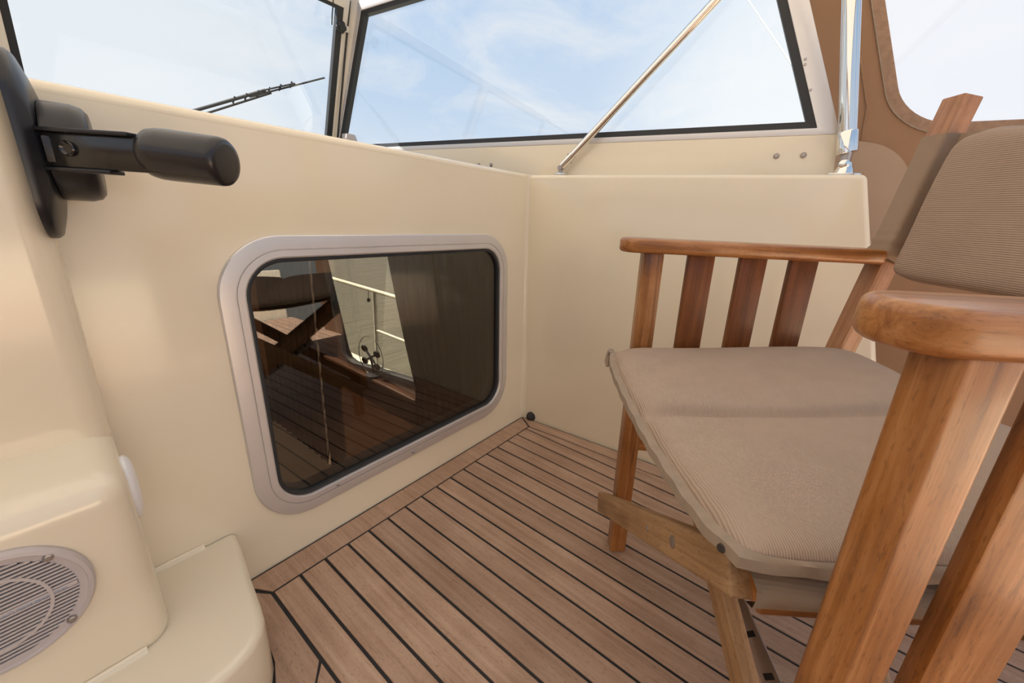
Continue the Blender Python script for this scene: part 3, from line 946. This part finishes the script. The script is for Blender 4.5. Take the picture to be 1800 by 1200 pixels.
# arm: flat channel bar running right and aft, from the hub to the grip
adir = V((0.613, -0.790, 0.0)).normalized()
A0 = V((0.004, -0.034, 0.0)); A1 = A0 + adir * 0.118
nrm = V((0, 0, 1)).cross(adir)
M_arm = Matrix(((adir.x, nrm.x, 0, A0.x), (adir.y, nrm.y, 0, A0.y), (adir.z, nrm.z, 1, A0.z), (0, 0, 0, 1)))
bm = bmesh.new(); box(bm, -0.006, 0.125, -0.004, 0.006, -0.0165, 0.0165); bevel_all(bm, 0.0015)
arm = mk('arm', bm, BLACK_G, thr, mw=M_arm)
for z0, z1, x1_ in ((0.0165, 0.0205, 0.100), (-0.0205, -0.0165, 0.075)):
    bm = bmesh.new(); box(bm, 0.0, x1_, -0.009, 0.008, z0, z1); bevel_all(bm, 0.001)
    mk('flange', bm, BLACK, arm)
bm = bmesh.new(); lathe(bm, [(0.0075, -0.001), (0.0075, 0.002), (0.0065, 0.003), (0.0045, 0.0012), (0, 0.0012)], (0.034, -0.004, 0.002), (0, -1, 0), 20)
mk('pivot_bolt', bm, BLACK_G, arm)
# grip: fat rounded cylinder, slightly tapered, on the end of the arm
G0 = V((0.0765, -0.1045, 0.004)); 
gax = V((0.613, -0.790, -0.055)).normalized()
bm = bmesh.new()
prof = [(0, -0.003), (0.014, -0.0022), (0.0205, 0.001), (0.0240, 0.006), (0.0253, 0.013), (0.0255, 0.022), (0.0250, 0.055), (0.0246, 0.074), (0.0238, 0.0785), (0.0215, 0.081), (0.017, 0.0818), (0, 0.0820)]
lathe(bm, prof, G0, gax, 40)
mk('grip', bm, BLACK_S, thr, angle=60)

# ================================================================== STEEL POLES AND FITTINGS
def side_pt(t, o, z): return M_side @ V((t, o, z))
ZL = 0.8105
# thin diagonal strut
st = empty('diagonal_strut', 'thin polished steel strut slanting across the side window from the coaming', 'strut', side_pt(0.046, 0.035, ZL))
d_ = (side_pt(0.40, 0.045, 1.185) - side_pt(0.046, 0.035, ZL + 0.018)).normalized()
b0 = V((0, 0, 0.018))
bm = bmesh.new(); tube(bm, [b0 + d_ * 0.016, b0 + d_ * 0.80], 0.0098, 16)
mk('tube', bm, STEEL, st)
bm = bmesh.new(); tube(bm, [b0 + d_ * 0.006, b0 + d_ * 0.050], 0.0115, 16)
mk('end_socket', bm, STEEL, st)
bm = bmesh.new(); tube(bm, [b0 + d_ * 0.036 + V((-0.007, 0.003, 0.012)), b0 + d_ * 0.036 + V((0.007, -0.003, -0.012))], 0.0025, 8)
mk('set_screw', bm, STEEL_D, st)
bm = bmesh.new()
lathe(bm, [(0.020, -0.001), (0.020, 0.0025), (0.016, 0.004), (0, 0.004)], (0, 0, 0), (0, 0, 1), 24)
mk('base_plate', bm, STEEL, st)
bm = bmesh.new()
tube(bm, [(0.0, 0.0, 0.003), (0, 0, 0.014)], 0.006, 10)
lathe(bm, [(0.0065, -0.009), (0.0075, -0.007), (0.0075, 0.007), (0.0065, 0.009)], (0, 0, 0.018), (0.99, 0.1, 0), 16)
mk('hinge', bm, STEEL_D, st)
# thick upright pole
po = empty('canopy_pole', 'thick polished steel canopy pole standing on the coaming end by the canvas', 'pole', side_pt(0.716, 0.045, 0.815))
top = side_pt(0.588, 0.047, 1.405)
d_ = (top - side_pt(0.712, 0.045, 0.865)).normalized()
b0 = side_pt(0.712, 0.045, 0.855) - side_pt(0.716, 0.045, 0.815)
bm = bmesh.new(); tube(bm, [b0 + d_ * 0.02, b0 + d_ * 0.545], 0.0158, 24)
mk('tube', bm, STEEL, po)
bm = bmesh.new(); lathe(bm, [(0.0165, 0.0), (0.0185, 0.002), (0.0185, 0.042), (0.0172, 0.044)], b0, d_, 24)
mk('collar', bm, STEEL, po)
bm = bmesh.new()
tube(bm, [b0 + V((0, 0, -0.022)), b0 + V((0, 0, 0.004))], 0.0105, 14)
mk('end_plug', bm, STEEL_D, po)
bm = bmesh.new()
lathe(bm, [(0.0075, -0.013), (0.010, -0.011), (0.010, 0.011), (0.0075, 0.013)], b0 + V((0, 0, -0.022)), (0.996, 0.0896, 0), 18)
lathe(bm, [(0.019, 0.0), (0.017, 0.008), (0.0125, 0.016), (0.010, 0.024)], (0, 0, -0.001), (0, 0, 1), 20)
mk('hinge_foot', bm, STEEL, po)
bm = bmesh.new(); prism(bm, [(x, z) for x, z in rrect(-0.033, 0.033, -0.026, 0.026, 0.02, 6)], -0.0042, 0.0)
bevel_all(bm, 0.0012, 2)
mk('base_plate', bm, STEEL, po, mw=Matrix.Rotation(math.radians(-85), 4, 'Z'))

# latch knob on the windscreen corner post
kn = empty('window_latch', 'black knob latch high on the windscreen corner post', 'latch')
kn.matrix_world = M_ws @ Matrix.Translation((0.004, -0.002, 0.46))
bm = bmesh.new()
for k in range(5):
    a = 2 * PI * k / 5
    lathe(bm, [(0, -0.006), (0.010, -0.005), (0.011, 0), (0.010, 0.005), (0, 0.006)], (-0.022 + 0.010 * math.cos(a), -0.022, 0.010 * math.sin(a)), (0, -1, 0), 10)
lathe(bm, [(0.014, 0.012), (0.014, 0.026), (0.010, 0.030), (0, 0.030)], (-0.022, 0, 0), (0, -1, 0), 20)
mk('knob', bm, BLACK, kn)
bm = bmesh.new(); box(bm, -0.03, 0.018, -0.012, 0.0, -0.010, 0.010); bevel_all(bm, 0.003)
mk('bracket', bm, CREAMF, kn)
# dangling cord
bm = bmesh.new()
tube(bm, [M_ws @ V((-0.066, -0.03, 0.56)), M_ws @ V((-0.062, -0.035, 0.52)), M_ws @ V((-0.064, -0.040, 0.485)), M_ws @ V((-0.064, -0.045, 0.455))], 0.0022, 8)
tag(mk('cord', bm, BLACK), 'short dark cord dangling beside the windscreen corner post', 'cord')
# small grey wedge on the sill
bm = bmesh.new()
prism(bm, [(-0.03, 0.0), (0.022, 0.0), (0.010, 0.03), (-0.03, 0.030)], -0.02, 0.02)
bevel_all(bm, 0.004)
tag(mk('sill_bracket', bm, GREYP, mw=frame((1, 0, 0), (0, 0, 1), (0.045, 0.97, 0.935))), 'small grey bracket at the foot of the windscreen corner post', 'bracket')

# wiper outside the windscreen
wi = empty('windscreen_wiper', 'dark pantograph wiper resting across the outside of the windscreen', 'wiper')
wi.matrix_world = M_ws @ Matrix.Translation((-0.44, 0.045, 0.066))
def wbar(name, a, b, r, mat, par=wi):
    bm = bmesh.new(); tube(bm, [a, b], r, 8); return mk(name, bm, mat, par)
wbar('arm', (-0.10, 0, -0.056), (0.205, 0, 0.108), 0.0058, WIPER)
wbar('arm', (-0.06, 0, -0.056), (0.225, 0, 0.104), 0.0040, WIPER)
wbar('blade', (0.15, -0.006, 0.074), (0.415, -0.006, 0.207), 0.0034, WIPER)
wbar('blade_bridge', (0.19, -0.004, 0.104), (0.305, -0.004, 0.158), 0.0030, WIPER)
for i in range(6):
    x = 0.10 + 0.038 * i
    wbar('link', (x, 0, 0.514 * x - 0.012), (x + 0.006, 0, 0.514 * x + 0.012), 0.003, WIPER)
# whip antenna outside
bm = bmesh.new()
tube(bm, [(0.60, -0.16, 1.60), (0.60, -0.36, 1.345), (0.60, -0.485, 1.193), (0.60, -0.56, 1.10), (0.60, -0.66, 0.98), (0.60, -0.75, 0.86), (0.50, -0.80, 0.5), (0.50, -0.80, -0.39)], 0.005, 8, radii=[0.0012, 0.0016, 0.0022, 0.0026, 0.0032, 0.004, 0.006, 0.008])
tag(mk('whip_antenna', bm, WHITE), 'thin white whip antenna bending outside the side window', 'antenna')

# scupper in the corner
bm = bmesh.new()
lathe(bm, [(0.0165, -0.003), (0.0165, 0.004), (0.013, 0.008), (0.005, 0.009), (0, 0.009)], (0.066, -0.036, 0.012), (-0.8, -0.55, 0.25), 20)
tag(mk('deck_scupper', bm, BLACK), 'black round scupper in the floor corner between the two cream walls', 'drain')

# ================================================================== CHAIR
TH = 0.61
CH = (-0.284, -0.510, 0.0)
chair = empty('folding_chair', 'oiled hardwood folding armchair with taupe cloth sling seat and slatted sides', 'chair', CH, PI + TH)
SL = -0.044            # the uprights lean forward a little
W = 0.487              # clear width between the side frames
def yf(z, y0): return y0 + SL * z
for side_x, sgn in ((-0.0175, -1), (W + 0.0145, 1)):
    # front leg
    lx = 0.035 if sgn < 0 else 0.028; ly = 0.033 if sgn < 0 else 0.030
    beam('front_leg', OILED, chair, (side_x, 0.006, 0.0), (side_x, 0.006 + SL * 0.648, 0.648), lx, ly, bev=0.0045, seg=3, c0=-SL)
    # slats
    for y in ((0.090, 0.178, 0.263) if sgn < 0 else (0.070, 0.158, 0.243)):
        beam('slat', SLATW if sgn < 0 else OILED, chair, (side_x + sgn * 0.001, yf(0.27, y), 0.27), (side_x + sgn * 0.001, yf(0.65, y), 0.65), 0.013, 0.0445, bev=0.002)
    # back leg and post in one length
    def pyc(z): return 0.262 + 0.134 * z + 0.014
    beam('back_post', POSTW, chair, (side_x, pyc(0), 0.0), (side_x, pyc(0.898), 0.898), 0.035, 0.029, bev=0.0025, seg=2, c0=-0.134)
    # side rail under the slats
    beam('side_rail', OILED, chair, (side_x, yf(0.28, 0.006), 0.278), (side_x, pyc(0.278), 0.278), 0.045, 0.024, ydir=(1, 0, 0), bev=0.003)
    # armrest, rounded at the front
    bm = bmesh.new()
    hw = 0.0290; cx = side_x + (0.004 if sgn < 0 else -0.012); yt = -0.080 if sgn < 0 else -0.060
    out = []
    rf = 0.027
    for i in range(13):
        a = math.radians(180 + 180 * i / 12)
        out.append((hw * math.cos(a) * (1.0), yt + rf + rf * math.sin(a)))
    yb = 0.346
    for i in range(7):
        a = math.radians(90 * i / 6)
        out.append((hw - 0.012 + 0.012 * math.cos(a), yb - 0.012 + 0.012 * math.sin(a)))
    for i in range(7):
        a = math.radians(90 + 90 * i / 6)
        out.append((-hw + 0.012 + 0.012 * math.cos(a), yb - 0.012 + 0.012 * math.sin(a)))
    # along z of the mesh runs the length so that the grain follows it
    zlow = 0.6435; th = 0.0235
    lo_ = []; 
    prism(bm, [(x, y) for x, y in out], 0.0, th)
    bevel_all(bm, 0.0065, 4, 50)
    tilt = 0.017
    Mr = Matrix(((1, 0, 0, cx), (0, 1, 0, 0), (0, 0, 1, zlow), (0, 0, 0, 1))) @ Matrix.Rotation(tilt, 4, 'X')
    # turn mesh so local Z = length
    R1 = Matrix.Rotation(math.radians(90), 4, 'X')
    bm.transform(R1)
    mk('armrest', bm, OILED, chair, mw=Mr @ R1.inverted(), angle=50)
# crossed bars, front pair and rear pair
barA = beam('cross_bar', BARE, chair, (-0.040, -0.0335, 0.097), (0.421, -0.0335, 0.4140), 0.041, 0.021, bev=0.003, seg=3)
def on_bar(parent_bar, d, r, h, mat):
    bm = bmesh.new(); lathe(bm, [(r, -0.001), (r, h), (r * 0.8, h + 0.0008), (0, h + 0.0008)], (0, -0.0105, d), (0, -1, 0), 20)
    return mk('bolt', bm, mat, parent_bar)
on_bar(barA, 0.345, 0.0042, 0.0005, STEEL_D)
on_bar(barA, 0.435, 0.0072, 0.001, STEEL_D)
barB = beam('cross_bar', BARE, chair, (0.455, 0.085, 0.062), (0.010, 0.045, 0.405), 0.040, 0.021, bev=0.003, seg=3)
beam('cross_bar', BARE, chair, (0.005, 0.245, 0.075), (0.447, 0.245, 0.405), 0.038, 0.021, bev=0.003)
beam('cross_bar', BARE, chair, (0.475, 0.222, 0.075), (0.035, 0.222, 0.405), 0.038, 0.021, bev=0.003)
# slotted steel stay beside the second bar
stay = beam('slotted_stay', STEEL_D, chair, (0.115, 0.052, 0.285), (0.455, 0.158, 0.052), 0.026, 0.003, ydir=(-0.25, -0.75, 0.6), bev=0.0006, seg=1)
for i in range(9):
    bm = bmesh.new()
    box(bm, -0.0065, 0.0065, -0.0022, 0.0022, 0.03 + 0.045 * i, 0.037 + 0.045 * i)
    mk('slot', bm, CAULK, stay, smooth=False)
# seat rails
for x in (0.030, 0.429):
    beam('seat_rail', OILED, chair, (x, -0.026, 0.4085), (x, 0.335, 0.4205), 0.026, 0.034, ydir=(0, 0, 1), bev=0.004, seg=3)
# sling seat: sheet sagging between the rails, looped round them
bm = bmesh.new()
ys = [-0.042 + 0.379 * i / 24 for i in range(25)]
prof = []
for i in range(13):
    u = i / 12
    x = 0.030 + 0.399 * u
    prof.append((x, 0.437 - 0.022 * math.sin(PI * u)))
loopR = [(0.444, 0.437), (0.4535, 0.433), (0.4560, 0.425), (0.4545, 0.4155), (0.446, 0.4125)]
loopL = [(0.017, 0.4095), (0.0135, 0.412), (0.0125, 0.424), (0.0135, 0.431), (0.019, 0.436)]
full = loopL + prof + loopR
rows = []
for y in ys:
    k = 0.012 * (y + 0.03) / 0.36
    rows.append([bm.verts.new((x, y, z + k)) for x, z in full])
for a, b in zip(rows[:-1], rows[1:]):
    for i in range(len(full) - 1):
        bm.faces.new((a[i], a[i + 1], b[i + 1], b[i]))
bmesh.ops.solidify(bm, geom=bm.faces[:], thickness=0.002)
mk('sling_seat', bm, HEM, chair, angle=180)
# back sling: sleeves on the posts and the sheet between them
bm = bmesh.new()
def py(z): return 0.262 + 0.134 * z
zs = [0.660 + 0.186 * i / 28 for i in range(29)]
def sleeve_row(z, x0, x1, inner):
    wr = 0.0
    k = max(0, 1 - (z - 0.660) / 0.045)
    wr = 0.0035 * k * math.sin((z - 0.66) * 520)
    g = 0.0035 + wr + 0.002 * k
    y0 = py(z) - g; y1 = py(z) + 0.029 + g
    dz = -0.018 * k
    pts = []
    for (cx, cy, a0) in ((x1 + g - 0.006, y0 + 0.006, -90), (x1 + g - 0.006, y1 - 0.006, 0), (x0 - g + 0.006, y1 - 0.006, 90), (x0 - g + 0.006, y0 + 0.006, 180)):
        for i in range(4):
            a = math.radians(a0 + 30 * i)
            pp = V((cx + 0.006 * math.cos(a), cy + 0.006 * math.sin(a), z))
            pp.z += dz * (pp.y - y0) / 0.03 * 0.5 + 0.003 * k * math.sin(pp.y * 180)
            pts.append(pp)
    return pts
for x0, x1 in ((-0.035, 0.0), (W, W + 0.033)):
    rr = sweep_ring(bm, [sleeve_row(z, x0, x1, 0) for z in zs], closed_profile=False)
    bm.faces.new(rr[0][::-1]); bm.faces.new(rr[-1])
xs = [0.0 + W * i / 16 for i in range(17)]
rows = []
for z in zs:
    rows.append([bm.verts.new((x, py(z) + 0.018 + 0.02 * math.sin(PI * i / 16), z)) for i, x in enumerate(xs)])
b2_ = []
for a, b in zip(rows[:-1], rows[1:]):
    for i in range(16):
        bm.faces.new((a[i], a[i + 1], b[i + 1], b[i]))
mk('back_sling', bm, SLING, chair, angle=70)

# ---- seat cushion, two padded halves with a fold between
def spow(v, p): return math.copysign(abs(v) ** p, v)
def cushion_grid(nx, ny, fn):
    bm = bmesh.new()
    topv = [[bm.verts.new(fn(i / nx, j / ny, 1)) for i in range(nx + 1)] for j in range(ny + 1)]
    botv = [[topv[j][i] if i in (0, nx) or j in (0, ny) else bm.verts.new(fn(i / nx, j / ny, -1)) for i in range(nx + 1)] for j in range(ny + 1)]
    for j in range(ny):
        for i in range(nx):
            bm.faces.new((topv[j][i], topv[j][i + 1], topv[j + 1][i + 1], topv[j + 1][i]))
            q = (botv[j][i], botv[j + 1][i], botv[j + 1][i + 1], botv[j][i + 1])
            bm.faces.new(q)
    return bm
CX0, CX1, CY0, CY1 = 0.006, 0.463, -0.078, 0.342
def seat_base(u, v):
    s_ = u - 0.5
    z = 0.446 + 0.034 * v + 0.055 * s_ * s_ * 1.3 + 0.001 * u * u
    z -= 0.010 * (1 - abs(2 * u - 1)) * (1 - v) * 0.5
    return z
def seat_fn(u, v, sg):
    x = CX0 + (CX1 - CX0) * u
    y = CY0 + (CY1 - CY0) * v + 0.012 * u * u * (1 - v)
    # soft corners in plan
    cu = abs(2 * u - 1); cv = abs(2 * v - 1)
    x -= math.copysign(0.010 * cv ** 8, u - 0.5) * (cu ** 3)
    y -= math.copysign(0.010 * cu ** 8, v - 0.5) * (cv ** 3)
    y += 0.010 * (1 - cu ** 2) * (1 - v) ** 3 * 0.6
    f = min(1, (1 - cu ** 9)) * min(1, (1 - cv ** 10))
    f = max(0.0, f) ** 0.55
    h = 0.024 * f
    fold_u = 0.470 + 0.035 * v + 0.012 * math.sin(v * 5)
    d = abs(u - fold_u) * (CX1 - CX0)
    crease = math.exp(-(d / 0.010) ** 2)
    depth = 0.012 + 0.004 * (1 - v)
    w_ = 0.0
    if sg > 0:
        h -= depth * crease * f
        w_ += 0.0022 * math.sin(16 * u + 5 * v + 2 * math.sin(6 * v)) * f
        w_ += 0.0030 * math.exp(-((u - fold_u + 0.10 + 0.05 * v) / 0.035) ** 2) * f * math.exp(-((v - 0.55) / 0.35) ** 2)
        # puckers along the front seam
        w_ += 0.0016 * math.sin(u * 105 + 3 * math.sin(u * 17)) * math.exp(-v / 0.055) * f
    else:
        h *= 0.85
    return V((x, y, seat_base(u, v) + sg * h + w_))
bm = cushion_grid(96, 72, seat_fn)
MC = Matrix.Translation(CH) @ Matrix.Rotation(PI + TH, 4, 'Z')
seat_c = empty('seat_cushion', 'taupe ribbed seat pad folded across the middle lying on the chair seat', 'cushion')
seat_c.matrix_world = MC
mk('pad', bm, TAUPE, seat_c, angle=180)
# flat bound edge all round
bm = bmesh.new()
path = []
for i in range(48): path.append((i / 48, 0))
for i in range(40): path.append((1, i / 40))
for i in range(48): path.append((1 - i / 48, 1))
for i in range(40): path.append((0, 1 - i / 40))
L1 = []; L2 = []; L3 = []; L4 = []
for u, v in path:
    p = seat_fn(u, v, 1); c = seat_fn(0.5 + (u - 0.5) * 0.9, 0.5 + (v - 0.5) * 0.9, 0) 
    o_ = V((p.x - c.x, p.y - c.y, 0))
    ox = (0.003 if abs(u - 1) < 1e-6 else -0.005 if abs(u) < 1e-6 else 0)
    oy = (0.006 if abs(v - 1) < 1e-6 else -0.008 if abs(v) < 1e-6 else 0)
    wob = 0.0012 * math.sin(u * 60 + v * 47)
    L1.append(p + V((-ox * 0.3, -oy * 0.3, 0.0028))); L2.append(p + V((ox, oy, 0.0035 + wob - 0.003)))
    L3.append(p + V((ox, oy, -0.0065 + wob - 0.003))); L4.append(p + V((-ox * 0.3, -oy * 0.3, -0.0035)))
sweep_ring(bm, [L1, L2, L3, L4])
mk('bound_edge', bm, TAPE, seat_c, angle=60)
# tie tape at the far front corner and button at the near one
bm = bmesh.new()
p = seat_fn(0.0, 0.0, 1)
tube(bm, [p + V((-0.006, -0.006, 0.004)), p + V((-0.012, -0.008, -0.006)), p + V((-0.008, -0.010, -0.018)), p + V((-0.003, -0.010, -0.026))], 0.0045, 8, radii=[0.006, 0.005, 0.0055, 0.003])
mk('tie_tape', bm, TAPE, seat_c)
bm = bmesh.new()
p = seat_fn(0.955, 0.0, 1)
lathe(bm, [(0.003, -0.002), (0.0036, 0.0), (0.003, 0.0013), (0.002, 0.0012), (0, 0.0012)], p + V((0.006, -0.0075, -0.004)), (0.3, -1, 0.2), 14)
mk('snap_fastener', bm, plain('dark_snap', (0.06, 0.05, 0.045), rough=0.4, metal=0.6), seat_c)

# ---- back cushion
BX0, BX1, BZ0, BZ1 = 0.040, 0.455, 0.632, 0.836
def back_fn(u, v, sg):
    x = BX0 + (BX1 - BX0) * u
    z = BZ0 + (BZ1 - BZ0) * v
    cu = abs(2 * u - 1); cv = abs(2 * v - 1)
    x -= math.copysign(0.006 * cv ** 16, u - 0.5) * cu ** 3
    z -= math.copysign(0.012 * cu ** 14, v - 0.5) * cv ** 3
    z += 0.0035 * math.sin(u * 21) * v ** 6
    f = max(0, 1 - cu ** 14) * max(0, 1 - cv ** 12)
    h = 0.020 * f ** 0.5
    y = py(z) - 0.012 + 0.012 * math.sin(PI * u) - sg * h
    if sg > 0: y += 0.0012 * math.sin(9 * u + 7 * v)
    return V((x, y, z))
bm = cushion_grid(60, 36, back_fn)
back_c = mk('back_cushion', bm, TAUPE_B, angle=180)
back_c.matrix_world = MC
tag(back_c, 'plump taupe ribbed back cushion hung against the chair backrest', 'cushion')
